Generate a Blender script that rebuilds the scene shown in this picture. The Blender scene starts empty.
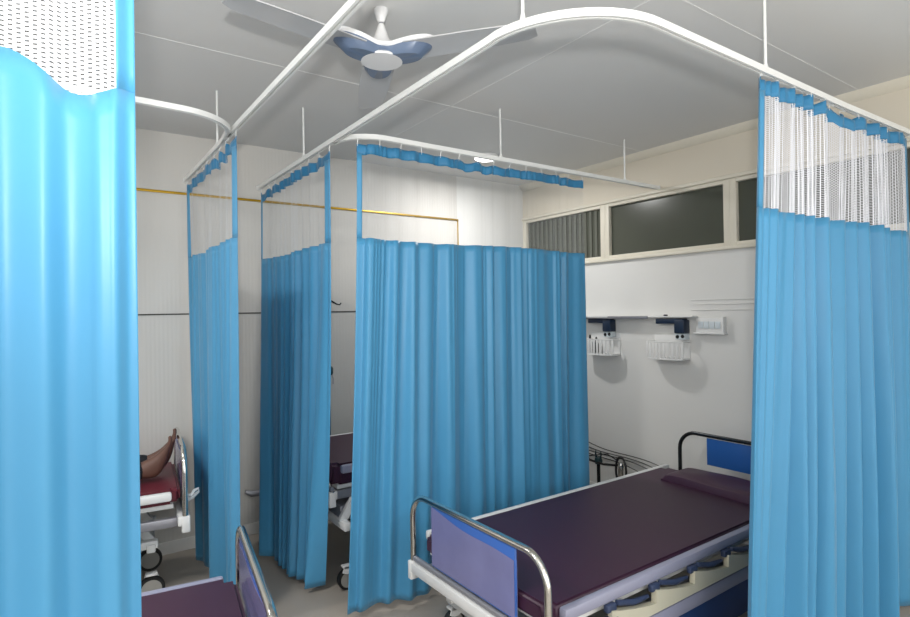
import bpy, bmesh, math, random
from mathutils import Vector, Matrix
random.seed(7)
PI = math.pi
C = bpy.context.scene.collection
scene = bpy.context.scene

# ------------------------------------------------------------------ materials
def s2l(c):
    return tuple((x/12.92 if x <= 0.04045 else ((x+0.055)/1.055)**2.4) for x in [v/255.0 for v in c])

def mat(name, rgb, rough=0.5, metal=0.0, noise=0.0, nscale=8.0, bump=0.0, bscale=60.0, spec=0.5, trans=0.0, coat=0.0):
    m = bpy.data.materials.new(name); m.use_nodes = True
    nt = m.node_tree; b = nt.nodes['Principled BSDF']
    col = s2l(rgb) + (1,)
    b.inputs['Base Color'].default_value = col
    b.inputs['Roughness'].default_value = rough
    b.inputs['Metallic'].default_value = metal
    b.inputs['Specular IOR Level'].default_value = spec
    b.inputs['Coat Weight'].default_value = coat
    tc = nt.nodes.new('ShaderNodeTexCoord')
    if noise > 0:
        n = nt.nodes.new('ShaderNodeTexNoise'); n.inputs['Scale'].default_value = nscale; n.inputs['Detail'].default_value = 4
        nt.links.new(tc.outputs['Object'], n.inputs['Vector'])
        mr = nt.nodes.new('ShaderNodeMapRange'); mr.inputs['To Min'].default_value = 1-noise; mr.inputs['To Max'].default_value = 1+noise
        nt.links.new(n.outputs['Fac'], mr.inputs['Value'])
        vm = nt.nodes.new('ShaderNodeVectorMath'); vm.operation = 'SCALE'
        vm.inputs[0].default_value = col[:3]
        nt.links.new(mr.outputs['Result'], vm.inputs['Scale'])
        nt.links.new(vm.outputs['Vector'], b.inputs['Base Color'])
    if bump > 0:
        n = nt.nodes.new('ShaderNodeTexNoise'); n.inputs['Scale'].default_value = bscale; n.inputs['Detail'].default_value = 3
        nt.links.new(tc.outputs['Object'], n.inputs['Vector'])
        bp = nt.nodes.new('ShaderNodeBump'); bp.inputs['Strength'].default_value = bump; bp.inputs['Distance'].default_value = 0.01
        nt.links.new(n.outputs['Fac'], bp.inputs['Height']); nt.links.new(bp.outputs['Normal'], b.inputs['Normal'])
    return m

def fabric_mat(name, rgb, rough=0.42, transl=0.25):
    m = mat(name, rgb, rough, noise=0.05, nscale=5, bump=0.12, bscale=14, spec=0.45)
    nt = m.node_tree; b = nt.nodes['Principled BSDF']; out = nt.nodes['Material Output']
    b.inputs['Sheen Weight'].default_value = 0.15
    tr = nt.nodes.new('ShaderNodeBsdfTranslucent'); tr.inputs['Color'].default_value = s2l(rgb)+(1,)
    mx = nt.nodes.new('ShaderNodeMixShader'); mx.inputs[0].default_value = transl
    nt.links.new(b.outputs[0], mx.inputs[1]); nt.links.new(tr.outputs[0], mx.inputs[2])
    nt.links.new(mx.outputs[0], out.inputs['Surface'])
    return m

def net_mat(name, pu, pv, hu, hv, rgb=(232, 234, 238)):
    """woven net: staggered holes of hu x hv metres on a pu x pv grid (UV in metres)"""
    m = bpy.data.materials.new(name); m.use_nodes = True
    nt = m.node_tree; b = nt.nodes['Principled BSDF']; N = nt.nodes.new; L = nt.links.new
    b.inputs['Base Color'].default_value = s2l(rgb)+(1,); b.inputs['Roughness'].default_value = 0.7
    uv = N('ShaderNodeUVMap'); sp = N('ShaderNodeSeparateXYZ'); L(uv.outputs[0], sp.inputs[0])
    def M(op, a, bb=None):
        n = N('ShaderNodeMath'); n.operation = op
        for i, x in enumerate((a, bb)):
            if x is None: continue
            if isinstance(x, (int, float)): n.inputs[i].default_value = x
            else: L(x, n.inputs[i])
        return n.outputs[0]
    v = M('DIVIDE', sp.outputs[1], pv); col = M('DIVIDE', sp.outputs[0], pu)
    stag = M('MULTIPLY', M('MODULO', M('FLOOR', col), 2.0), 0.5)
    fu = M('ABSOLUTE', M('SUBTRACT', M('FRACT', col), 0.5))
    fv = M('ABSOLUTE', M('SUBTRACT', M('FRACT', M('ADD', v, stag)), 0.5))
    hole = M('MULTIPLY', M('LESS_THAN', fu, hu/pu/2), M('LESS_THAN', fv, hv/pv/2))
    L(M('SUBTRACT', 1.0, hole), b.inputs['Alpha'])
    return m

def plain_alpha(name, rgb, a, rough=0.3):
    m = mat(name, rgb, rough); m.node_tree.nodes['Principled BSDF'].inputs['Alpha'].default_value = a
    return m

def wall_mat(name, rgb, flute=0.0, tint=0.02):
    m = mat(name, rgb, 0.6, noise=tint, nscale=1.6, spec=0.3)
    if flute > 0:
        nt = m.node_tree; b = nt.nodes['Principled BSDF']
        tc = nt.nodes.new('ShaderNodeTexCoord'); w = nt.nodes.new('ShaderNodeTexWave')
        w.wave_type = 'BANDS'; w.bands_direction = 'X'; w.inputs['Scale'].default_value = 11; w.inputs['Distortion'].default_value = 0
        nt.links.new(tc.outputs['Object'], w.inputs['Vector'])
        bp = nt.nodes.new('ShaderNodeBump'); bp.inputs['Strength'].default_value = flute; bp.inputs['Distance'].default_value = 0.004
        nt.links.new(w.outputs['Fac'], bp.inputs['Height']); nt.links.new(bp.outputs['Normal'], b.inputs['Normal'])
    return m

M = dict(
    wall=wall_mat('wall_paint', (216, 215, 211)),
    wall_warm=wall_mat('beam_paint', (208, 200, 184)),
    clad=wall_mat('fluted_cladding', (200, 197, 191), flute=0.12),
    ceil=mat('ceiling_paint', (216, 216, 214), 0.6, noise=0.02, nscale=1.2, spec=0.3),
    joint=mat('ceiling_joint', (228, 228, 226), 0.6),
    gold=mat('gold_trim', (176, 140, 30), 0.35, 0.6),
    floor=mat('vinyl_floor', (158, 150, 140), 0.4, noise=0.08, nscale=3),
    groove=mat('groove_shadow_gap', (70, 68, 64), 0.8),
    frame=mat('window_frame_cream', (214, 208, 192), 0.45),
    glass=mat('dark_window_glass', (70, 73, 63), 0.22, noise=0.18, nscale=2.5, spec=0.5),
    blue=fabric_mat('blue_curtain', (72, 146, 187), transl=.12),
    blue2=fabric_mat('blue_heading', (50, 128, 172), transl=0.15),
    net_near=net_mat('net_white_close', 0.0150, 0.0080, 0.0090, 0.0036),
    net_thin=net_mat('net_fine', 0.012, 0.0085, 0.0115, 0.0079, (210, 213, 216)),
    net_dense=net_mat('net_gathered', 0.012, 0.0085, 0.0096, 0.0062, (232, 233, 238)),
    rail=mat('white_track', (226, 227, 224), 0.35),
    track_slot=mat('track_slot', (40, 40, 42), 0.6),
    white=mat('white_enamel', (220, 220, 218), 0.4),
    cream=mat('cream_plastic', (192, 188, 168), 0.4),
    greymetal=mat('grey_metal', (150, 150, 156), 0.35, 0.5),
    lavmetal=mat('painted_side_frame', (142, 143, 162), 0.35),
    chrome=mat('chrome', (215, 212, 205), 0.13, 1.0),
    darkchrome=mat('dark_tube', (52, 54, 56), 0.25, 0.8),
    purple=mat('plum_mattress', (56, 27, 49), 0.48, noise=0.05, nscale=2, bump=0.05, bscale=6),
    maroon=mat('maroon_mattress', (96, 32, 44), 0.42),
    panel=mat('blue_laminate', (62, 102, 176), 0.25, coat=0.3),
    panelhead=mat('blue_laminate_head', (34, 88, 158), 0.4),
    skirt=mat('dark_blue_skirt', (32, 62, 112), 0.5),
    glare=mat('painted_glare', (116, 118, 162), 0.22, noise=0.25, nscale=4, bump=0.2, bscale=7, coat=0.4),  # lavender glare of the foot panels, put into the colour
    navy=mat('navy_plastic', (18, 38, 62), 0.4),
    royal=mat('royal_blue_plastic', (46, 58, 86), 0.5),
    rubber=mat('black_rubber', (16, 16, 17), 0.55),
    hub=mat('caster_hub', (150, 148, 142), 0.45),
    fanwhite=mat('fan_white', (222, 222, 222), 0.35),
    fanblade=mat('fan_blade', (182, 183, 184), 0.4),
    fanblue=mat('fan_blue_grey', (92, 108, 132), 0.35),
    black=mat('black_plastic', (20, 21, 22), 0.4),
    teal=mat('dark_teal', (20, 52, 58), 0.4),
    skin=mat('brown_skin', (92, 62, 50), 0.55, noise=0.12, nscale=25, bump=0.08, bscale=90),
    nail=mat('toe_nail', (190, 160, 140), 0.4),
    hair=mat('black_hair', (18, 16, 15), 0.7),
    cloth_black=mat('black_cloth', (17, 21, 28), 0.85, noise=0.1),
    cloth_red=mat('red_cloth', (150, 30, 34), 0.8),
    clear=plain_alpha('clear_plastic', (225, 230, 232), 0.45),
    paper=mat('printed_card', (205, 214, 218), 0.5),
)

# ------------------------------------------------------------------ geometry helpers
def obj(name, bm, m, parent=None, smooth=True, auto=True):
    me = bpy.data.meshes.new(name); bmesh.ops.recalc_face_normals(bm, faces=bm.faces[:])
    if smooth:
        for f in bm.faces: f.smooth = True
        if auto:
            for e in bm.edges:
                if len(e.link_faces) == 2 and e.calc_face_angle(0) > math.radians(38): e.smooth = False
    bm.to_mesh(me); bm.free()
    o = bpy.data.objects.new(name, me); C.objects.link(o)
    if isinstance(m, (list, tuple)):
        for x in m: me.materials.append(x)
    else: me.materials.append(m)
    if parent is not None: o.parent = parent
    return o

def thing(name, label, cat, loc=(0, 0, 0), rotz=0, group=None):
    o = bpy.data.objects.new(name, None); C.objects.link(o)
    o.empty_display_size = 0.1
    o.location = loc; o.rotation_euler = (0, 0, rotz); o['label'] = label; o['category'] = cat
    if group: o['group'] = group
    return o

def tag(o, label, cat, group=None):
    o['label'] = label; o['category'] = cat
    if group: o['group'] = group
    return o

def struct(name, bm, m, parent=None, **k):
    o = obj(name, bm, m, parent, **k)
    if parent is None: o['kind'] = 'structure'
    return o

def box(bm, c, s, bev=0.0, rot=None):
    g = bmesh.ops.create_cube(bm, size=1.0); vs = g['verts']
    for v in vs: v.co = Vector((v.co.x*s[0], v.co.y*s[1], v.co.z*s[2]))
    if bev > 0:
        es = list({e for v in vs for e in v.link_edges})
        r = bmesh.ops.bevel(bm, geom=es, offset=bev, segments=2, affect='EDGES', profile=0.5)
        vs = list({v for f in r['faces'] for v in f.verts} | {v for v in vs if v.is_valid})
    for v in vs:
        if rot is not None: v.co = rot @ v.co
        v.co += Vector(c)
    return bm

def B(c, s, bev=0.0, rot=None):
    return box(bmesh.new(), c, s, bev, rot)

def BB(x0, x1, y0, y1, z0, z1, bev=0.0):
    return B(((x0+x1)/2, (y0+y1)/2, (z0+z1)/2), (abs(x1-x0), abs(y1-y0), abs(z1-z0)), bev)

def sweep(bm, pts, prof, closed=False, caps=True, up=Vector((0, 0, 1))):
    """sweep a 2D profile (list of (side, up)) along points"""
    pts = [Vector(p) for p in pts]; n = len(pts); rings = []
    prevS = None
    for i, p in enumerate(pts):
        if closed: t = (pts[(i+1) % n]-pts[i-1])
        else: t = (pts[min(i+1, n-1)]-pts[max(i-1, 0)])
        t.normalize()
        S = t.cross(up)
        if S.length < 1e-3: S = prevS or t.cross(Vector((0, 1, 0)))
        S.normalize()
        if prevS is not None and S.dot(prevS) < 0: S = -S
        prevS = S; U = S.cross(t)
        rings.append([bm.verts.new(p + S*a + U*b) for a, b in prof])
    k = len(prof); m_ = n if closed else n-1
    for i in range(m_):
        r, q = rings[i], rings[(i+1) % n]
        for j in range(k): bm.faces.new((r[j], r[(j+1) % k], q[(j+1) % k], q[j]))
    if caps and not closed:
        bm.faces.new(rings[0][::-1]); bm.faces.new(rings[-1])
    return bm

def tube(bm, pts, r, n=10, caps=True, closed=False):
    """round tube with parallel transported frame; r may be a list"""
    pts = [Vector(p) for p in pts]; N = len(pts); rings = []; S = None
    for i, p in enumerate(pts):
        t = (pts[(i+1) % N]-pts[i-1]) if closed else (pts[min(i+1, N-1)]-pts[max(i-1, 0)])
        t.normalize()
        if S is None:
            S = t.orthogonal().normalized()
        else:
            S = (S - t*S.dot(t)); S = S.normalized() if S.length > 1e-6 else t.orthogonal().normalized()
        U = t.cross(S); rr = r[i] if isinstance(r, (list, tuple)) else r
        rings.append([bm.verts.new(p + (S*math.cos(2*PI*j/n) + U*math.sin(2*PI*j/n))*rr) for j in range(n)])
    for i in range(N if closed else N-1):
        a, b = rings[i], rings[(i+1) % N]
        for j in range(n): bm.faces.new((a[j], a[(j+1) % n], b[(j+1) % n], b[j]))
    if caps and not closed:
        bm.faces.new(rings[0][::-1]); bm.faces.new(rings[-1])
    return bm

def T(pts, r, n=10, **k): return tube(bmesh.new(), pts, r, n, **k)

def lathe(prof, n=32, c=(0, 0, 0), axis='z'):
    bm = bmesh.new(); rings = []
    for r, z in prof:
        if r < 1e-5: rings.append([bm.verts.new((0, 0, z))])
        else: rings.append([bm.verts.new((r*math.cos(2*PI*j/n), r*math.sin(2*PI*j/n), z)) for j in range(n)])
    for a, b in zip(rings, rings[1:]):
        for j in range(n):
            if len(a) == 1 and len(b) == 1: continue
            if len(a) == 1: bm.faces.new((a[0], b[j], b[(j+1) % n]))
            elif len(b) == 1: bm.faces.new((a[j], a[(j+1) % n], b[0]))
            else: bm.faces.new((a[j], a[(j+1) % n], b[(j+1) % n], b[j]))
    for v in bm.verts:
        if axis == 'y': v.co = Vector((v.co.x, v.co.z, v.co.y))
        if axis == 'x': v.co = Vector((v.co.z, v.co.y, v.co.x))
        v.co += Vector(c)
    return bm

def prism(poly, axis, a0, a1, bev=0.0):
    """extrude a 2D polygon along axis between a0, a1"""
    bm = bmesh.new()
    def P(p, a):
        return {'x': (a, p[0], p[1]), 'y': (p[0], a, p[1]), 'z': (p[0], p[1], a)}[axis]
    v0 = [bm.verts.new(P(p, a0)) for p in poly]; v1 = [bm.verts.new(P(p, a1)) for p in poly]
    n = len(poly)
    bm.faces.new(v0[::-1]); bm.faces.new(v1)
    for i in range(n): bm.faces.new((v0[i], v0[(i+1) % n], v1[(i+1) % n], v1[i]))
    if bev > 0: bmesh.ops.bevel(bm, geom=bm.edges[:], offset=bev, segments=2, affect='EDGES')
    return bm

def arc(c, r, a0, a1, n=8):
    return [(c[0]+r*math.cos(a0+(a1-a0)*i/n), c[1]+r*math.sin(a0+(a1-a0)*i/n)) for i in range(n+1)]

def subsurf(o, lv=2):
    md = o.modifiers.new('sub', 'SUBSURF'); md.levels = lv; md.render_levels = lv
    return o

def dup(root, loc, rotz, label=None):
    r = root.copy(); C.objects.link(r); r.location = loc; r.rotation_euler = (0, 0, rotz)
    if label: r['label'] = label
    def rec(a, b):
        for ch in list(a.children):
            c = ch.copy(); C.objects.link(c); c.parent = b
            rec(ch, c)
    rec(root, r)
    return r

# ------------------------------------------------------------------ the room
XW, YB, H, R = 4.197, 4.648, 3.10, 2.76
XL, YF = -2.3, -2.6
struct('floor', BB(XL-.1, XW+.15, YF, YB+.1, -.1, 0), M['floor'], smooth=False)
bm = BB(XL-.1, XW+.15, YF, YB+.1, H, H+.1)
struct('ceiling', bm, M['ceil'], smooth=False)
struct('wall_back', BB(XL, 3.312, YB, YB+.1, 0, H), M['clad'], smooth=False)
struct('wall_back', BB(3.312, XW, YB, YB+.1, 0, H), M['wall'], smooth=False)
lw = bmesh.new()      # left wall, with an unseen opening added to let in daylight
for (a, b, c, d) in ((YF, YB, 0, .9), (YF, YB, 2.8, H), (1.0, YB, .9, 2.8), (YF, YF+.2, .9, 2.8)): box(lw, (XL-.05, (a+b)/2, (c+d)/2), (.1, b-a, d-c))
struct('wall_left', lw, M['wall'], smooth=False)
WZ0, WZ1 = 2.205, 2.716
struct('wall_right', BB(XW, XW+.1, YF, YB+.1, 0, WZ0), M['wall'], smooth=False)
struct('wall_right', BB(XW, XW+.1, YF, YB+.1, WZ1, H), M['wall_warm'], smooth=False)
# clerestory windows
edges = [YB, 3.52, 2.32, 1.13, -.09, -1.3, YF]
for i in range(6):
    y1, y0 = edges[i], edges[i+1]
    w = thing('window_%d' % (i+1), '', '', (XW+.02, (y0+y1)/2, WZ0))
    for k in ('label', 'category'): del w[k]
    w['kind'] = 'structure'
    hw = (y1-y0)/2; hh = WZ1-WZ0
    fb = bmesh.new()
    for (yy, zz, sy, sz) in ((hw-.025, hh/2, .05, hh), (-hw+.025, hh/2, .05, hh), (0, .015, 2*hw-.1, .03), (0, hh-.015, 2*hw-.1, .03)):
        box(fb, (0.0, yy, zz), (.05, sy, sz), .003)
    obj('window_frame', fb, M['frame'], w)
    obj('window_pane', B((.018, 0, hh/2), (.008, 2*hw-.09, hh-.05)), M['glass'], w, smooth=False)
    if i == 0:
        sl = bmesh.new()
        for k in range(16): box(sl, (.009, -.5+k*.066, hh/2), (.006, .03, hh-.06))
        obj('blind_slat', sl, mat('dark_blind', (92, 94, 84), 0.6), w, smooth=False)['kind'] = 'stuff'
struct('trim_1', BB(XW-.03, XW+.0, YF, YB, WZ0-.025, WZ0-.0, .004), M['frame'])
struct('trim_2', BB(XW-.022, XW+.0, YF, YB, WZ1+.0, WZ1+.03, .004), M['frame'])
struct('trim_3', prism([(XW, H), (XW-.045, H), (XW-.04, H-.02), (XW-.01, H-.055), (XW, H-.06)], 'y', YF, YB), M['frame'])
struct('trim_4', BB(XL, 3.322, YB-.012, YB, 2.650, 2.668, .002), M['gold'])
struct('trim_5', BB(3.312, 3.322, YB-.010, YB, 0.0, 2.650, .002), M['gold'])
struct('trim_6', BB(XL, 3.31, YB-.004, YB+.001, 1.752, 1.762), M['groove'], smooth=False)
struct('baseboard_back', BB(XL, XW, YB-.014, YB, 0, .09, .003), M['wall'])
struct('baseboard_right', BB(XW-.014, XW, YF, YB-.014, 0, .09, .003), M['wall'])
# cladding lines on the right wall above the switch plate
for k, z in enumerate((1.80, 1.765, 1.72)):
    struct('trim_%d' % (7+k), BB(XW-.006, XW, .2, 2.66, z, z+.006, .002), M['wall'])
# ceiling board joints (flush cover strips)
for k, y in enumerate((-.15, 1.45, 3.07)):
    struct('trim_%d' % (10+k), BB(XL, XW, y, y+.006, H-.0015, H), M['joint'], smooth=False)

struct('trim_13', BB(2.15, 2.156, YF, YB, H-.0015, H), M['joint'], smooth=False)
# ------------------------------------------------------------------ curtain tracks
PROF = [(-.014, -.013), (-.004, -.013), (-.004, -.004), (.004, -.004), (.004, -.013), (.014, -.013), (.014, .015), (-.014, .015)]
def rail(label, pts, rods, loc=None, brackets=()):
    t = thing('curtain_rail', label, 'curtain rail', (0, 0, 0))
    obj('track', sweep(bmesh.new(), [(x, y, R) for x, y in pts], PROF), M['rail'], t)
    for x, y in rods:
        rb = T([(x, y, R+.014), (x, y, R+.04), (x, y, H-.02), (x, y, H)], [.013, .0065, .0065, .006], 10)
        obj('hanger_rod', rb, M['rail'], t)
    for x, y, a in brackets:
        obj('wall_bracket', B((x, y, R), (.02, .036, .036) if a == 'x' else (.036, .02, .036), .004), M['rail'], t)
    return t
x1, x2, y3, y4 = .813, 1.350, 2.935, 1.228
# rail along the left row, with the rounded corner towards the left wall
p = [(x1, YB-.02), (x1, 1.62)] + arc((x1-.42, 1.62), .42, 0, -PI/2, 14)[1:] + [(XL+.02, 1.20)]
rail('white curtain rail running left of the ceiling fan to the far wall', p, [(x1, 3.62), (x1, 1.66), (-1.2, 1.20)], brackets=[(x1, YB-.011, 'y'), (XL+.011, 1.20, 'x')])
p = [(XL+.02, 3.02), (.35, 3.03)] + arc((.50, 3.34), .30, -PI/2, -PI*.06, 12) + [(x1-.001, 3.47)]
rail('white curved curtain rail behind the left foreground curtain, joining the fan-side rail', p, [(-.6, 3.03)], brackets=[(XL+.011, 3.02, 'x')])
p = [(x2, YB-.02), (x2, 1.66)] + arc((x2+.42, 1.655), .425, PI, 1.5*PI, 16)[1:] + [(3.3, y4-.006), (XW-.02, 1.20)]
rail('large white curtain rail bending round above the near bed', p, [(x2, 3.62), (x2+.02, 1.50), (2.53, y4)], brackets=[(x2, YB-.011, 'y'), (XW-.011, 1.20, 'x')])
p = [(x2+.016, 3.16)] + arc((x2+.24, 3.165), .225, PI*1.04, 1.5*PI, 10)[1:] + [(XW-.02, y3)]
rail('white curtain rail over the big middle curtain, running to the windows', p, [(2.46, y3), (3.75, y3)], brackets=[(XW-.011, y3, 'x')])

# ------------------------------------------------------------------ curtains
def sstep(a, b, t):
    f = min(1, max(0, (t-a)/(b-a))); return f*f*(3-2*f)
def lerp(a, b, t): return a+(b-a)*t
def polyat(pts, t):
    d = [0]
    for a, b in zip(pts, pts[1:]): d.append(d[-1]+math.dist(a, b))
    s = t*d[-1]
    for i in range(len(pts)-1):
        if s <= d[i+1] or i == len(pts)-2:
            k = (s-d[i])/(d[i+1]-d[i]); return Vector((lerp(pts[i][0], pts[i+1][0], k), lerp(pts[i][1], pts[i+1][1], k)))

def curtain(label, top, bot, folds, amp, seed, net, z_net=2.17, z_bot=.05, ztop=2.715, hem=(.03, .03), hooks=8, dip=.035, ease=1.6, ncol=None, netsharp=1.0, sag=None, hempull=0.0):
    rnd = random.Random(seed)
    Lt = sum(math.dist(a, b) for a, b in zip(top, top[1:]))
    ph = [rnd.uniform(0, 6.28) for _ in range(8)]
    fr = [folds*1.0, folds*.53, folds*1.87, folds*2.9]
    def knots(nf, lo, hi):
        ks = [(0.0, 0.0)]; x = 0; sg = 1
        while x < 1.05:
            wd = rnd.choice((rnd.uniform(lo, .6), rnd.uniform(.6, 1.1), rnd.uniform(1.0, hi)))/(2*nf)
            x += wd; ks.append((x, sg*rnd.uniform(.35, 1.0))); sg = -sg
        return ks
    def kval(ks, t):
        t = max(0, t)
        for (a, va), (b, vb) in zip(ks, ks[1:]):
            if t <= b:
                f = (t-a)/(b-a); f = f*f*(3-2*f); return va+(vb-va)*f
        return 0
    K1 = knots(folds, .35, 2.2); K2 = knots(folds*.45, .5, 1.6); K3 = knots(folds*2.6, .3, 2.0)
    def wave(t, z):
        k = min(1, max(0, (ztop-z)/ztop))
        tt = t + .010*k*math.sin(2*PI*t*1.3+ph[5]) + .004*math.sin(3*k+ph[6])
        return kval(K1, tt)*(1-.35*k)+.75*kval(K2, tt)*(.3+.9*k)+.26*kval(K3, tt)*max(.10, 1-1.1*k)
    def S(t, z):
        k = (ztop-z)/ztop; kk = max(0, k)**ease
        a = polyat(top, t); b = polyat(bot, t); c = a.lerp(b, kk)
        a2 = polyat(top, min(1, t+.01))-polyat(top, max(0, t-.01)); a2.normalize()
        n = Vector((-a2.y, a2.x))
        A = amp*(.45+.75*min(1, k*1.4))
        c = c + n*A*wave(t, z)
        return Vector((c.x, c.y, z))
    N = ncol or int(folds*26)
    zs_net = lambda t: z_net + .006*math.sin(9*t+ph[2]) + (sag(t) if sag else 0)
    def topz(t):
        u = t*(hooks-1); f = u-math.floor(u)
        return ztop - dip*(math.sin(PI*f)**1.3)*(.55+.45*math.sin(7*math.floor(u)+ph[3]))
    root = thing('privacy_curtain', label, 'curtain', (0, 0, 0))
    def grid(name, t0, t1, zf0, zf1, rows, m, uvm=True, thick=0, push=0.0):
        bm = bmesh.new(); cols = max(2, int(N*(t1-t0)))
        uvl = bm.loops.layers.uv.new('UVMap'); V = []; UV = {}
        for i in range(cols+1):
            t = lerp(t0, t1, i/cols); za, zb = zf0(t), zf1(t); col = []
            for j in range(rows+1):
                z = lerp(za, zb, j/rows); P = S(t, z)
                v = bm.verts.new(P); UV[v] = (t*Lt*1.35, z); col.append(v)
            V.append(col)
        for i in range(cols):
            for j in range(rows):
                f = bm.faces.new((V[i][j], V[i+1][j], V[i+1][j+1], V[i][j+1])); f.smooth = True
                for l in f.loops: l[uvl].uv = UV[l.vert]
        me = bpy.data.meshes.new(name); bm.to_mesh(me); bm.free(); me.materials.append(m)
        o = bpy.data.objects.new(name, me); C.objects.link(o); o.parent = root
        if thick:
            md = o.modifiers.new('thick', 'SOLIDIFY'); md.thickness = thick; md.offset = push
        return o
    h0, h1 = hem[0]/Lt, hem[1]/Lt
    grid('heading_band', 0, 1, topz, lambda t: min(topz(t), ztop-dip*.4)-.055, 3, M['blue2'], thick=.003)
    grid('net_panel', h0, 1-h1, lambda t: ztop-dip-.03, zs_net, 8, net)
    grid('fabric_panel', 0, 1, zs_net, lambda t: z_bot, 46, M['blue'], thick=.002)
    if hem[0]: grid('side_hem', 0, h0, lambda t: ztop-.05, zs_net, 10, M['blue'], thick=.004)
    if hem[1]: grid('side_hem', 1-h1, 1, lambda t: ztop-.05, zs_net, 10, M['blue'], thick=.004)
    for i in range(hooks):
        t = min(1, i/(hooks-1)); t = min(max(t, .003), .997); P = S(t, ztop); q = polyat(top, t)
        hb = T([(P.x, P.y, ztop-.012), (P.x, P.y, ztop+.012), (q.x, q.y, R-.022), (q.x, q.y, R-.006)], .0022, 6)
        obj('hook', hb, M['rail'], root)
    return root

curtain('big wide blue curtain in the middle, hanging beyond the near bed',
        [(1.425, 2.98), (1.48, y3), (3.255, y3)], [(1.325, 2.99), (1.75, 2.95), (3.28, y3)], 13, .030, 3, M['net_thin'], hem=(.028, 0), hooks=14, z_bot=.045, ease=1.5, dip=.02)
curtain('blue curtain hanging beside the big middle curtain, end-on to the far wall',
        [(x2, 3.19), (x2, 4.56)], [(1.372, 3.42), (1.27, 3.44), (1.25, 3.75), (1.19, 4.12)], 7, .036, 11, M['net_thin'], hem=(.06, .07), hooks=9, z_bot=.04, ease=2.2)
curtain('narrow blue curtain nearest the lying patient, left of the fan rail end',
        [(x1, 3.19), (x1, 4.58)], [(.82, 3.27), (.82, 4.50)], 7, .032, 23, M['net_thin'], hem=(.05, .05), hooks=9, z_bot=.05)
curtain('gathered blue curtain on the right, hiding the head of the near bed',
        [(2.49, y4), (3.3, y4-.006), (4.165, 1.20)], [(2.25, y4-.02), (2.75, y4), (4.165, 1.165)], 10, .062, 31, M['net_dense'], hem=(.045, .05), hooks=13, z_bot=.03, ease=1.3, dip=.04, ztop=2.735)
curtain('pale blue curtain closest to the camera at the far left',
        [(-.95, 1.17), (.126, 1.185)], [(-.95, 1.17), (.124, 1.19)], 6.5, .022, 5, M['net_near'], hem=(.03, .032), hooks=9, z_bot=.05,
        ncol=300, sag=lambda t: .028-.062*sstep(.82, .92, t)+.020*sstep(.93, .985, t))

# ------------------------------------------------------------------ beds
def caster(parent, x, y, r=.06, name='caster'):
    c = obj(name, lathe([(r*.66, -.018), (r*.98, -.018), (r, -.012), (r, .012), (r*.98, .018), (r*.66, .018), (r*.66, -.018)], 28, (x, y, r), 'y'), M['rubber'], parent)
    obj('hub', lathe([(0, -.019), (r*.76, -.019), (r*.78, -.01), (r*.78, .01), (r*.76, .019), (0, .019)], 24, (x, y, r), 'y'), M['hub'], c)
    fk = prism([(x-.03, r*2+.02), (x-.04, r*1.8), (x-.012, r*1.6), (x+.012, r*1.6), (x+.04, r*1.8), (x+.03, r*2+.02)], 'y', y-.026, y-.020)
    box(fk, (x, y, r*2+.014), (.062, .052, .012), .002)
    obj('fork', fk, M['white'], c)
    return c

def arch_pts(hw, z0, z1, r, x=0, n=8, lean=0.0):
    P = [(x, -hw, z0)]
    P += [(x, a, b) for a, b in arc((-hw+r, z1-r), r, PI, PI/2, n)]
    P += [(x, a, b) for a, b in arc((hw-r, z1-r), r, PI/2, 0, n)]
    P += [(x, hw, z0)]
    return P

def mattress_bm(x0, x1_, hw, z0, z1, r=.03):
    bm = BB(x0, x1_, -hw, hw, z0, z1)
    vert = [e for e in bm.edges if abs(e.verts[0].co.z-e.verts[1].co.z) > 1e-4]
    bmesh.ops.bevel(bm, geom=vert, offset=r*1.3, segments=4, affect='EDGES')
    rim = [e for e in bm.edges if e.calc_face_angle(0) > 1.2]
    bmesh.ops.bevel(bm, geom=rim, offset=r*.6, segments=3, affect='EDGES')
    return bm

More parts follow.
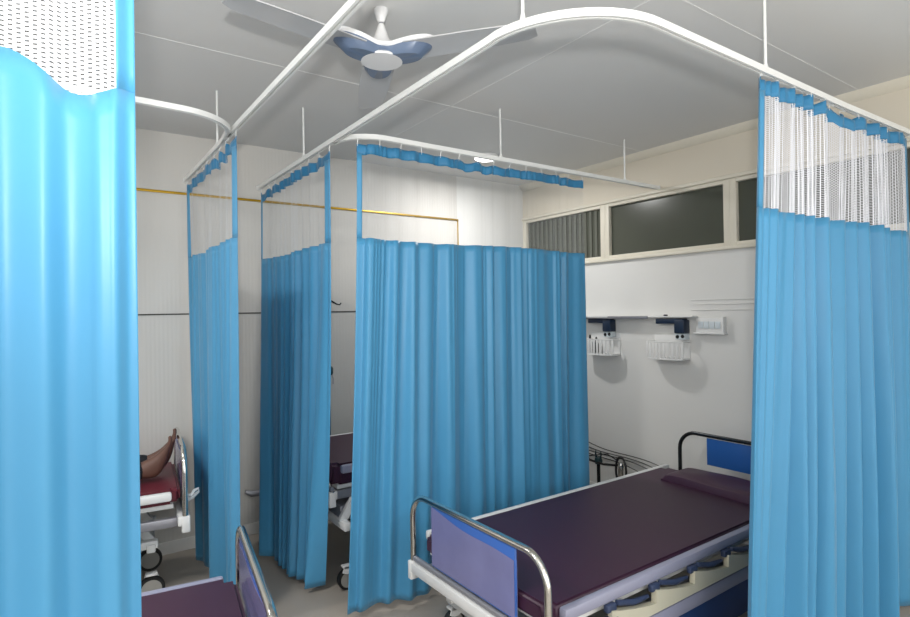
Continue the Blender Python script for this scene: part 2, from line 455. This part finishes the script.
def bed(label, loc, rotz, zt=.55, thick=.09, mm='purple', length=2.25, hw=.485, ahw=.54, foot_top=.765, head_top=.83, foot_panel=(.34, -.31), head_panel=(.19, -.34), hahw=None, foot_shift=0, cx=.16, tray=False,
        rails=(-1,), group=None, head_mat='darkchrome', caster_r=.06, base_hw=.42, glare=True, panelmat='panel', name='hospital_bed'):
    """local +X runs from the foot (x=0) to the head"""
    t = thing(name, label, 'bed', loc, rotz)
    zf = zt-thick                                  # underside of mattress
    L = length
    obj('mattress', mattress_bm(.0, L-.10, hw, zf+.004, zt), M[mm], t)
    # platform
    pb = BB(.04, L-.06, -hw+.02, hw-.02, zf-.025, zf+.002, .004)
    obj('platform', pb, M['white'], t)
    for s in (-1, 1):
        obj('side_frame', BB(.05, L-.02, s*(hw+.000), s*(hw+.042), zt-.055, zt-.003, .012), M['lavmetal'] if s < 0 else M['white'], t)
    # foot end
    za = zt-.15
    fe = obj('foot_frame', T([(x_, y_+foot_shift, z_) for x_, y_, z_ in arch_pts(ahw, za, foot_top-.016, .13, -.02)], .016, 14), M['chrome'], t)
    obj('crossbar', T([(-.02, -ahw, za+.012), (-.02, ahw, za+.012)], .015, 12), M['greymetal'], fe)
    a, b = foot_panel
    obj('foot_panel', BB(-.026, -.014, b, a, za+.035, foot_top-.035, .003), M[panelmat], fe)
    if glare:
        # pale glare painted as a thin sheet on both panel faces, slanting top edge
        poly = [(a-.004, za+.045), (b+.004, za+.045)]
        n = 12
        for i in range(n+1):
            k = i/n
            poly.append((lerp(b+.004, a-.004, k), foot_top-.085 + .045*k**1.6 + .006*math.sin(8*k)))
        for xa in (-.0295, -.0125): obj('glare_sheet', prism(poly, 'x', xa, xa+.002), M['glare'], fe)
    eb = BB(-.045, .02, -ahw+.005, ahw+.01, za-.062, za-.005, .008)
    obj('end_beam', eb, M['white'], t)
    for s in (-1, 1):
        obj('corner_post', BB(-.047, .0, s*(ahw-.02)+foot_shift, s*(ahw+.016)+foot_shift, za-.10, za-.002, .006), M['white'], t)
    # head end
    he = obj('head_frame', T(arch_pts(hahw or ahw-.02, za, head_top-.014, .13, L), .014, 14), M[head_mat], t)
    obj('crossbar', T([(L, -(hahw or ahw-.02), za+.012), (L, hahw or ahw-.02, za+.012)], .013, 12), M['greymetal'], he)
    a, b = head_panel
    obj('head_panel', BB(L-.006, L+.006, b, a, zt+.055, head_top-.032, .003), M['panelhead'], he)
    # main longitudinal beams and base
    zb = max(.17, za-.20)
    for s in (-1, 1):
        obj('main_beam', BB(.02, L-.02, s*(hw-.05), s*(hw-.005), za-.075, za-.02, .006), M['greymetal'], t)
        obj('base_beam', BB(.12, L-.14, s*(base_hw-.03), s*(base_hw+.02), zb-.03, zb+.02, .008), M['white'], t)
    if tray: obj('storage_tray', BB(.05, 1.3, -hw, hw-.05, za-.22, za-.12, .01), M['greymetal'], t)
    for x in (cx, L-.18):
        obj('base_crossbar', BB(x-.025, x+.025, -base_hw-.03, base_hw+.03, zb-.05, zb, .008), M['white'], t)
        for s in (-1, 1):
            obj('leg', prism([(x-.03, zb), (x+.03, zb), (x+.12, za-.07), (x+.06, za-.07)], 'y', s*(base_hw-.06)-.018, s*(base_hw-.06)+.018), M['white'], t)
            caster(t, x, s*base_hw, caster_r)
    for s in rails:
        # folded-down side rail: cream bar with saw-tooth swivel arms and blue pivots
        y = s*(hw+.052)
        zr = zt-.145
        x0, x1_ = .30, L-.45
        poly = [(x0, zr-.03), (x1_, zr-.03), (x1_, zr+.012)]
        nt_ = 5; pw = (x1_-x0)/nt_
        for k in range(nt_-1, -1, -1):
            xa = x0+k*pw
            for q in range(6, -1, -1):
                f = q/6; poly.append((xa+pw*f*.985+.002, zr+.012+.058*(1-f)**1.3))
        poly.append((x0, zr+.012))
        sr = obj('side_rail', prism(poly, 'y', y-.012*s, y+.016*s), M['cream'], t)
        for k in range(nt_):
            xa = x0+k*pw
            obj('pivot_block', BB(xa-.02, xa+.04, y-.018*s, y+.008*s, zr+.060, zr+.092, .006), M['royal'], sr)
            obj('swivel_arm', T([(xa+.05, y-.002*s, zr+.085), (xa+.16, y-.002*s, zr+.055), (xa+pw-.04, y-.002*s, zr+.05)], [.012, .014, .008], 10), M['royal'], sr)
        obj('end_cap', BB(x0-.03, x0+.035, y-.018*s, y+.022*s, zr-.04, zr+.04, .006), M['royal'], sr)
        obj('lower_rail', BB(x0-.05, x1_+.05, y-.03*s, y+.005*s, zr-.115, zr-.045, .01), M['lavmetal'], t)
        obj('side_skirt', BB(x0+.02, x1_+.02, y-.034*s, y-.026*s, zr-.36+.05, zr-.1, .002), M['skirt'], t)
    return t

bed('near hospital bed with dark plum mattress, head against the right wall', (1.60, 2.14, 0), 0, hahw=.41, foot_shift=.02, foot_top=.775, ahw=.52)
pb = bmesh.new()
bmesh.ops.create_grid(pb, x_segments=24, y_segments=30, size=1)
def pill(x, y, top):
    e = max(0, (1-abs(x)**3.5))*max(0, (1-abs(y)**5)); return (e**.30)*.052*(1+.10*math.sin(5*y+2*x)) if top else 0
pv = []
for v in pb.verts: v.co.z = pill(v.co.x, v.co.y, True)
r = bmesh.ops.extrude_face_region(pb, geom=[f for f in pb.faces])
for v in [g for g in r['geom'] if isinstance(g, bmesh.types.BMVert)]: v.co.z = -.012
for v in pb.verts: v.co = Vector((3.575+v.co.x*.16+.012*math.sin(v.co.y*2), 2.02+v.co.y*.40, .562+v.co.z))
bmesh.ops.remove_doubles(pb, verts=pb.verts[:], dist=.0005)
tag(obj('pillow', pb, M['purple']), 'flat dark plum pillow at the head of the near bed', 'pillow')

# near left bed, slightly askew
ang = PI - math.radians(8)
fx, fy = .60, 2.27
bed('near left hospital bed beside the pale foreground curtain, foot towards the aisle', (fx, fy, 0), ang, foot_top=.80, rails=(1,), foot_panel=(.40, -.42), ahw=.50, hw=.47)
# far left bed
bed('far left hospital bed with the patient on its maroon mattress', (.65, 4.17, 0), PI-math.radians(6), zt=.70, thick=.09, mm='maroon', foot_top=.95, head_top=1.0, rails=(1,), hw=.40, ahw=.44, caster_r=.075,
    foot_panel=(.38, -.38), base_hw=.24, length=2.1)
# bed behind the middle curtain
bed('raised hospital bed glimpsed between the two middle curtains', (1.44, 3.86, 0), 0, zt=.77, thick=.14, foot_top=.69, cx=.055, tray=True, head_top=1.1, rails=(-1,), hw=.42, ahw=.46, base_hw=.50, foot_panel=(.30, -.30), glare=False, caster_r=.065, length=2.1)

# ------------------------------------------------------------------ patient
def skin_body(name, verts, edges, radii, m, parent=None, root=0, sub=2, smoothskin=True):
    me = bpy.data.meshes.new(name); me.from_pydata([Vector(v) for v in verts], edges, []); me.update()
    o = bpy.data.objects.new(name, me); C.objects.link(o); me.materials.append(m)
    md = o.modifiers.new('skin', 'SKIN'); md.use_smooth_shade = True
    for i, r in enumerate(radii):
        sv = me.skin_vertices[0].data[i]
        sv.radius = (r, r) if not isinstance(r, tuple) else r
        sv.use_root = (i == root)
    s = o.modifiers.new('sub', 'SUBSURF'); s.levels = sub; s.render_levels = sub
    if parent: o.parent = parent
    return o
zt = .70
YP = 4.10
V = []; E = []; RD = []
def add(p, r, par=None):
    V.append(p); RD.append(r); i = len(V)-1
    if par is not None: E.append((par, i))
    return i
pel = add((-.42, YP+.02, zt+.11), .12)
sp = add((-.62, YP+.02, zt+.12), .125, pel); ch = add((-.80, YP+.02, zt+.13), .14, sp); nk = add((-.98, YP+.02, zt+.13), .065, ch)
h1 = add((-1.07, YP+.02, zt+.135), .078, nk); h2 = add((-1.17, YP+.02, zt+.14), .082, h1)
for s in (-1, 1):
    sh = add((-.88, YP+.02+s*.17, zt+.11), .055, ch); el = add((-.62, YP+.02+s*.27, zt+.075), .042, sh); wr = add((-.40, YP+.02+s*.25, zt+.055), (.028, .022), el); pm = add((-.335, YP+.02+s*.245, zt+.040), (.036, .016), wr)
    th = add((-.345, YP+.02+s*.205, zt+.042), .011, pm); add((-.315, YP+.02+s*.188, zt+.034), .009, th)
    for k in range(4):
        fl_ = (.070, .080, .074, .058)[k]; yo = (-.027, -.009, .009, .027)[k]*s
        a = add((-.300, YP+.02+s*.245+yo, zt+.042), .0085, pm); b = add((-.300+fl_*.5, YP+.02+s*.245+yo*1.15, zt+.038), .008, a); add((-.300+fl_*.9, YP+.02+s*.245+yo*1.2, zt+.022), .007, b)
for s in (-1, 1):
    yy = YP+s*.09+.02
    dx = 0 if s < 0 else .03
    hp = add((-.36, yy, zt+.10), .09, pel); kn = add((0.03+dx, yy, zt+.085), .056, hp); 
    calf = add((.17+dx, yy, zt+.07), .055, kn); ank = add((.425+dx, yy, zt+.085), .042, calf)
    heel = add((.478+dx, yy, zt+.048), .046, ank)
    mid = add((.478+dx, yy, zt+.135), .046, ank); ball = add((.505+dx, yy, zt+.20), (.046, .032), mid)
    for k in range(5):
        yo = (-.030+.015*k)*(-s)
        ln = (.072, .062, .056, .048, .038)[k]; rr = (.0125, .0085, .008, .0078, .0075)[k]
        a = add((.515+dx, yy+yo, zt+.215), rr*1.05, ball); b = add((.528+dx, yy+yo*1.12, zt+.215+ln*.55), rr, a); add((.526+dx, yy+yo*1.15, zt+.215+ln), rr*.9, b)
body = skin_body('patient', V, E, RD, M['skin'])
tag(body, 'person lying on the far left bed, bare foot upright, in black trousers', 'person')
rz8 = Matrix.Rotation(math.radians(-8), 4, 'Z'); pv8 = Vector((.5, YP, 0))
body.matrix_world = Matrix.Translation(pv8+Vector((.075, .0, 0))) @ rz8 @ Matrix.Translation(-pv8)
# trousers and shirt over the body
tv = []; te = []; tr = []
def ad2(p, r, par=None):
    tv.append(p); tr.append(r)
    if par is not None: te.append((par, len(tv)-1))
    return len(tv)-1
a0 = ad2((-.42, YP+.02, zt+.115), .145)
ad2((-.55, YP+.02, zt+.12), .14, a0)
for s in (-1, 1):
    yy = YP+s*.09+.02; dx = 0 if s < 0 else .03
    q = ad2((-.34, yy, zt+.105), .10, a0); q = ad2((.03+dx, yy, zt+.088), .072, q); q = ad2((.20+dx, yy, zt+.082), .068, q); q = ad2((.395+dx, yy, zt+.080), .066, q)
skin_body('trousers', tv, te, tr, M['cloth_black'], body)
tv = []; te = []; tr = []
a00 = ad2((-.40, YP+.02, zt+.125), .158); a0 = ad2((-.56, YP+.02, zt+.125), .160, a00); b0 = ad2((-.80, YP+.02, zt+.135), .165, a0); ad2((-.93, YP+.02, zt+.13), .085, b0)
for s in (-1, 1):
    q = ad2((-.88, YP+.02+s*.17, zt+.11), .068, b0); ad2((-.68, YP+.02+s*.255, zt+.08), .056, q)
skin_body('shirt', tv, te, tr, M['paper'], body)
hr = bmesh.new(); bmesh.ops.create_uvsphere(hr, u_segments=20, v_segments=12, radius=.092)
for v in hr.verts: v.co = Vector((v.co.x*1.02-1.185, v.co.y*.95+YP+.02, v.co.z*.98+zt+.128))
obj('hair', hr, M['hair'], body)
nb = bmesh.new()
box(nb, (-1.105, YP+.02, zt+.222), (.034, .020, .026), .008)
obj('nose', nb, M['skin'], body)
for s in (-1, 1):
    obj('eye', lathe([(0, -.008), (.010, -.004), (.012, 0), (.010, .004), (0, .006)], 14, (-1.135, YP+.02+s*.030, zt+.214)), M['hair'], body)
    obj('ear', B((-1.125, YP+.02+s*.086, zt+.145), (.040, .014, .026), .006), M['skin'], body)
obj('mouth', B((-1.068, YP+.02, zt+.212), (.008, .040, .008), .003), M['maroon'], body)
# white tubing clip on the foot post of the far left bed
cl = T([(.64, 3.76, .66), (.66, 3.74, .66), (.68, 3.75, .685), (.70, 3.75, .69), (.705, 3.76, .67), (.67, 3.76, .64), (.64, 3.76, .63)], .009, 8)
tag(obj('tubing_coil', cl, M['clear']), 'small coil of clear tubing hooked on the foot post of the patient bed', 'tubing')

# ------------------------------------------------------------------ IV stand by the back wall
iv = thing('drip_stand', 'dark drip stand half hidden behind the curtain at the back wall', 'drip stand', (1.845, 4.45, 0))
obj('pole', T([(0, 0, .05), (0, 0, 1.83)], .010, 12), M['black'], iv)
hk = bmesh.new()
tube(hk, [(0, 0, 1.83), (.03, -.005, 1.845), (.075, -.01, 1.82), (.10, -.012, 1.815), (.112, -.012, 1.83)], [.011, .009, .006, .005, .005], 8)
obj('hook', hk, M['darkchrome'], iv)
hk = T([(0, 0, 1.83), (-.03, .005, 1.845), (-.075, .01, 1.82), (-.10, .012, 1.815), (-.112, .012, 1.83)], [.011, .009, .006, .005, .005], 8)
obj('hook', hk, M['darkchrome'], iv)
obj('clamp', lathe([(0, -.035), (.02, -.035), (.026, -.02), (.026, .02), (.018, .035), (0, .035)], 16, (.008, -.005, 1.27)), M['teal'], iv)
obj('clamp_lever', T([(.02, -.012, 1.25), (.03, -.02, 1.20), (.028, -.02, 1.16)], .005, 8), M['greymetal'], iv)
for k in range(5):
    a = 2*PI*k/5
    lg = obj('leg', T([(0, 0, .09), (.14*math.cos(a), .14*math.sin(a), .065), (.165*math.cos(a), .165*math.sin(a), .045)], [.012, .010, .008], 8), M['darkchrome'], iv)
    obj('wheel', lathe([(0, -.009), (.022, -.009), (.025, 0), (.022, .009), (0, .009)], 16, (.165*math.cos(a), .165*math.sin(a), .026), 'x'), M['rubber'], lg)
# low steel bar on the back wall
lb = thing('wall_rail', 'short grey metal rail fixed low on the far wall between two curtains', 'rail', (1.50, YB, .33))
obj('bar', T([(-.30, -.065, .035), (-.26, -.07, .012), (-.05, -.075, 0), (.30, -.075, 0)], [.014, .024, .028, .028], 12), M['greymetal'], lb)
for x in (-.12, .24):
    obj('bracket', T([(x, -.06, 0), (x, 0, 0)], .012, 10), M['greymetal'], lb)

# ------------------------------------------------------------------ right wall fittings
sh = thing('wall_shelf', 'thin pale ledge fixed along the wall above the two white baskets', 'shelf', (XW, 3.2, 1.665))
obj('ledge', prism([(-.085, -.60), (-.085, .05), (-.135, .62), (0, .62), (0, -.60)], 'z', 0, .010, .002), M['white'], sh)
obj('front_lip', BB(-.10, -.092, -.20, .60, -.012, .012, .002), M['greymetal'], sh)
obj('end_knob', B((-.075, -.36, .018), (.02, .03, .014), .004), M['black'], sh)
def monitor_arm(label, y):
    t = thing('wall_bracket', label, 'bracket', (XW, y, 1.60), group='navy brackets under the ledge')
    obj('arm', BB(-.075, 0, -.13, .12, .012, .055, .006), M['navy'], t)
    obj('housing', BB(-.085, 0, -.15, -.06, -.065, .045, .008), M['navy'], t)
    cd = obj('dial_card', BB(-.070, 0, -.148, -.062, -.115, -.066, .003), M['paper'], t)
    for k, (yy, zz) in enumerate(((-.082, -.092), (-.128, -.088))):
        kb = lathe([(0, -.076), (.013, -.076), (.016, -.069)], 14, (0, yy, zz), 'x')
        obj('dial', kb, M['black'], cd)
    return t
monitor_arm('navy wall bracket above the right white basket, left of the switch plate', 2.82)
monitor_arm('navy wall bracket above the left white basket, next to the middle curtain', 3.56)
def basket(label, y):
    t = thing('wall_basket', label, 'basket', (XW, y, 1.32), group='white slatted wall baskets')
    n = 9; W = .165; D = .15
    front = [(-(D*.75 + D*.25*math.cos(PI*(k/n-.5))), -W+2*W*k/n) for k in range(n+1)]
    obj('tray', prism([(0, -W)]+front+[(0, W)], 'z', 0, .014, .002), M['white'], t)
    rimp = [(0, -W+.004, .145)] + [(x+.004, y_*.985, .145) for x, y_ in front] + [(0, W-.004, .145)]
    obj('rim', T(rimp, .005, 8), M['white'], t)
    for k, (x, y_) in enumerate(front):
        if k % 1 == 0: obj('slat', B((x+.004, y_*.985, .08), (.004, .022, .135), .001), M['white'], t)
    obj('back_plate', BB(-.006, 0, -W, W, 0, .20, .002), M['white'], t)
    return t
basket('white slatted basket on the wall beneath the right navy bracket', 2.835)
basket('white slatted basket on the wall beside the middle curtain', 3.53)
for k, (y, h, rz) in enumerate(((3.66, .17, .1), (3.585, .15, -.3))):
    o = obj('bottle', lathe([(0, 0), (.020, 0), (.022, .01), (.022, h*.55), (.010, h*.72), (.009, h*.95), (0, h)], 16), M['black'])
    o.location = (XW-.07, y, 1.335)
    tag(o, ('black bottle standing in the left wall basket, nearer the middle curtain', 'shorter black bottle in the left wall basket, further from the middle curtain')[k], 'bottle')
sw = thing('switch_plate', 'white switch plate on the wall right of the ledge and baskets', 'switch', (XW, 2.485, 1.545))
obj('back_box', BB(-.03, 0, -.115, .115, 0, .115, .006), M['white'], sw)
obj('bottom_ledge', BB(-.05, 0, -.13, .125, -.012, .002, .003), M['white'], sw)
for k in range(4):
    obj('switch', B((-.033, .070-k*.047, .06), (.01, .040, .055), .003), M['paper'], sw)
obj('side_cap', BB(-.045, 0, -.122, -.110, 0, .125, .003), M['white'], sw)

# cables and clamps behind the near bed
for k, (z0, z1, xo, lab) in enumerate(((.50, .33, .006, 'topmost'), (.46, .30, .016, 'second from the top'), (.42, .27, .006, 'third from the top'), (.39, .20, .010, 'lowest'))):
    pts = []
    for i in range(25):
        f = i/24; y = 3.95-1.25*f
        pts.append((XW-xo-.016-.006*math.sin(6*f+k), y, lerp(z0+.03, z1, f)-.03*math.sin(PI*f*2.0+k*.4)))
    tag(obj('cable', T(pts, .0045, 6), M['black']), 'black cable along the wall beyond the near bed, %s of four' % lab, 'cable', 'black cables on the right wall')
g = thing('gas_regulator', 'silver flask in a black loop of tubing by the wall beyond the bed', 'regulator', (4.02, 3.24, .22))
obj('flask', lathe([(0, 0), (.026, 0), (.03, .02), (.024, .11), (.030, .15), (.018, .18), (0, .185)], 18), M['chrome'], g)
lp = [(.0, .055*math.cos(a)+.0, .11+.12*math.sin(a)) for a in [2*PI*i/20 for i in range(20)]]
obj('tube_loop', T(lp, .010, 8, closed=True), M['black'], g)
obj('outlet_tube', T([(0, .03, .15), (-.01, .18, .13), (-.02, .34, .14), (.05, .45, .16)], .011, 8), M['black'], g)
obj('upper_tube', T([(0, .03, .19), (-.01, .14, .23), (-.02, .30, .19), (.08, .50, .12)], .005, 8), M['black'], g)
obj('stem', T([(0, 0, 0), (0, 0, -.22)], .014, 10), M['greymetal'], g)
def clampstand(label, y):
    t = thing('clamp_stand', label, 'clamp', (4.03, y, 0))
    obj('post', T([(0, 0, 0), (0, 0, .36)], .016, 12), M['darkchrome'], t)
    obj('clamp_body', lathe([(0, .33), (.03, .335), (.036, .36), (.03, .39), (0, .395)], 14), M['teal'], t)
    for s in (-1, 1):
        obj('prong', T([(0, s*.02, .38), (0, s*.032, .42), (0, s*.028, .455)], [.011, .008, .003], 8), M['teal'], t)
    obj('foot_plate', lathe([(0, 0), (.07, 0), (.07, .012), (0, .014)], 20), M['darkchrome'], t)
    return t
clampstand('dark pronged clamp stand by the wall, close against the middle curtain', 3.66)
clampstand('dark pronged clamp stand by the wall, between its twin and the silver flask', 3.50)

# ------------------------------------------------------------------ ceiling fan
fan = thing('ceiling_fan', 'white three blade ceiling fan between the two straight curtain rails', 'fan', (1.205, 2.25, H))
obj('canopy', lathe([(0, 0), (.030, 0), (.031, -.012), (.018, -.052), (.012, -.060), (0, -.060)], 28), M['fanwhite'], fan)
obj('downrod', lathe([(0, -.055), (.009, -.055), (.009, -.08), (0, -.08)], 16), M['greymetal'], fan)
obj('motor_cone', lathe([(0, -.066), (.013, -.068), (.018, -.085), (.034, -.13), (.062, -.172), (.085, -.185), (0, -.186)], 36), M['fanwhite'], fan)
# tri-lobed body
def lobed(z0, z1, r0, r1, rim=0.0):
    bm = bmesh.new(); n = 96; rings = []
    for rr, zz in ((0.0, z0), (r0, z0), (1.0, z0+rim), (1.0, z0+rim-.008), (r1, z1), (0.0, z1)):
        ring = []
        for j in range(n):
            a = 2*PI*j/n; d = (math.cos(3*(a-math.radians(68)))+1)/2
            full = .092 + .16*d**1.7; rad = full*rr
            ring.append((rad*math.cos(a), rad*math.sin(a), zz + (d**2*.022 if rr == 1.0 else 0)))
        rings.append([bm.verts.new(p_) for p_ in ring])
    for a_, b_ in zip(rings, rings[1:]):
        for j in range(n): bm.faces.new((a_[j], a_[(j+1) % n], b_[(j+1) % n], b_[j]))
    bmesh.ops.remove_doubles(bm, verts=bm.verts[:], dist=1e-5)
    return bm
obj('body_shell', lobed(-.180, -.200, .62, .9, -.004), M['fanwhite'], fan)
obj('lower_cover', lobed(-.200, -.236, .9, .75, -.004), M['fanblue'], fan)
obj('centre_cap', lathe([(0, -.238), (.070, -.238), (.092, -.236), (.094, -.230), (.088, -.222), (0, -.222)], 40), M['fanwhite'], fan)
for a in (68, 188, 308):
    b = bmesh.new(); n = 14; top = []; botv = []
    for i in range(n+1):
        f = i/n; r_ = .13+.56*f; w = .075+.012*math.sin(PI*f*.8)-.022*f
        if i == n: w *= .72
        tw = .012*(1-f*.5)
        for s, l in ((-1, None), (1, None)): pass
        top.append([b.verts.new((r_, w, -.200-tw*.5)), b.verts.new((r_, 0, -.194)), b.verts.new((r_, -w, -.200+tw*.5))])
        botv.append([b.verts.new((r_, w, -.205-tw*.5)), b.verts.new((r_, 0, -.200)), b.verts.new((r_, -w, -.205+tw*.5))])
    for i in range(n):
        for k in range(2):
            b.faces.new((top[i][k], top[i+1][k], top[i+1][k+1], top[i][k+1]))
            b.faces.new((botv[i][k], botv[i][k+1], botv[i+1][k+1], botv[i+1][k]))
        for k in (0, 2): b.faces.new((top[i][k], botv[i][k], botv[i+1][k], top[i+1][k]))
    for i in (0, n):
        for k in range(2): b.faces.new((top[i][k], top[i][k+1], botv[i][k+1], botv[i][k]))
    bmesh.ops.rotate(b, verts=b.verts[:], cent=(0, 0, 0), matrix=Matrix.Rotation(math.radians(a), 3, 'Z'))
    obj('blade', b, M['fanblade'], fan)

# ------------------------------------------------------------------ lights
def light(name, kind, loc, energy, color=(1, 1, 1), **k):
    l = bpy.data.lights.new(name, kind); l.energy = energy; l.color = color
    for a, v in k.items(): setattr(l, a, v)
    o = bpy.data.objects.new(name, l); C.objects.link(o); o.location = loc
    return o
yaw = math.radians(35.1214)
# the photographer's flash, a little above the lens
fl = light('camera_flash', 'SPOT', (-.06, -.12, 2.02), 185, (1.0, .99, .97), shadow_soft_size=.045, spot_size=math.radians(150), spot_blend=1.0)
fl.rotation_euler = Vector((math.sin(yaw)*math.cos(.75), math.cos(yaw)*math.cos(.75), math.sin(.75))).to_track_quat('-Z', 'Y').to_euler()
# unseen fill light added at the ceiling behind the camera
for x, y in ((.6, -1.3),):
    o = light('rear_fill', 'AREA', (x, y, H-.06), 45, (.97, .99, 1.0), shape='RECTANGLE', size=1.2, size_y=.12)
# ceiling lamps: one seen just above the middle track, two unseen fill lamps added over the left row
def ceiling_lamp(label, x, y, r, e, strength):
    t = thing('ceiling_lamp', label, 'lamp', (x, y, H))
    obj('housing', lathe([(0, 0), (r*1.1, 0), (r*1.1, -.018), (r, -.024), (r*.96, -.018)], 32), M['white'], t)
    em = mat('lit_diffuser', (255, 255, 255)); b_ = em.node_tree.nodes['Principled BSDF']
    b_.inputs['Emission Color'].default_value = (1, .99, .97, 1); b_.inputs['Emission Strength'].default_value = strength
    obj('diffuser', lathe([(r*.97, -.016), (r*.9, -.03), (r*.5, -.040), (0, -.043)], 32), em, t)
    o = light('lamp_glow', 'AREA', (x, y, H-.06), e, (1, .99, .98), shape='DISK', size=r*2)
    return t
ceiling_lamp('small round lit ceiling lamp just above the middle curtain rail', 3.10, 3.90, .10, 22, 8)
ceiling_lamp('large round unseen fill lamp added over the near left bed', -.75, 2.0, .30, 58, 4)
ceiling_lamp('large round unseen fill lamp added over the far left bed', -1.1, 3.8, .30, 14, 3)
w = bpy.data.worlds.new('world'); scene.world = w; w.use_nodes = True
bg = w.node_tree.nodes['Background']; bg.inputs['Color'].default_value = (1, .99, .97, 1); bg.inputs['Strength'].default_value = 2.4

# ------------------------------------------------------------------ camera
cam = bpy.data.cameras.new('camera'); co = bpy.data.objects.new('camera', cam); C.objects.link(co)
cam.sensor_width = 36; cam.lens = 568.59/910*36; cam.clip_start = .02
yaw, pit, rol = math.radians(35.1214), math.radians(.2277), math.radians(-.9354)
F = Vector((math.sin(yaw)*math.cos(pit), math.cos(yaw)*math.cos(pit), math.sin(pit)))
Rt = Vector((math.cos(yaw), -math.sin(yaw), 0)); U = Rt.cross(F)
R2 = Rt*math.cos(rol)+U*math.sin(rol); U2 = -Rt*math.sin(rol)+U*math.cos(rol)
m3 = Matrix((R2, U2, -F)).transposed()
co.matrix_world = Matrix.Translation((0, 0, 1.7486)) @ m3.to_4x4()
scene.camera = co
vs = scene.view_settings; vs.view_transform = 'Standard'; vs.look = 'None'; vs.gamma = 1; vs.use_curve_mapping = False; vs.exposure = 0.1
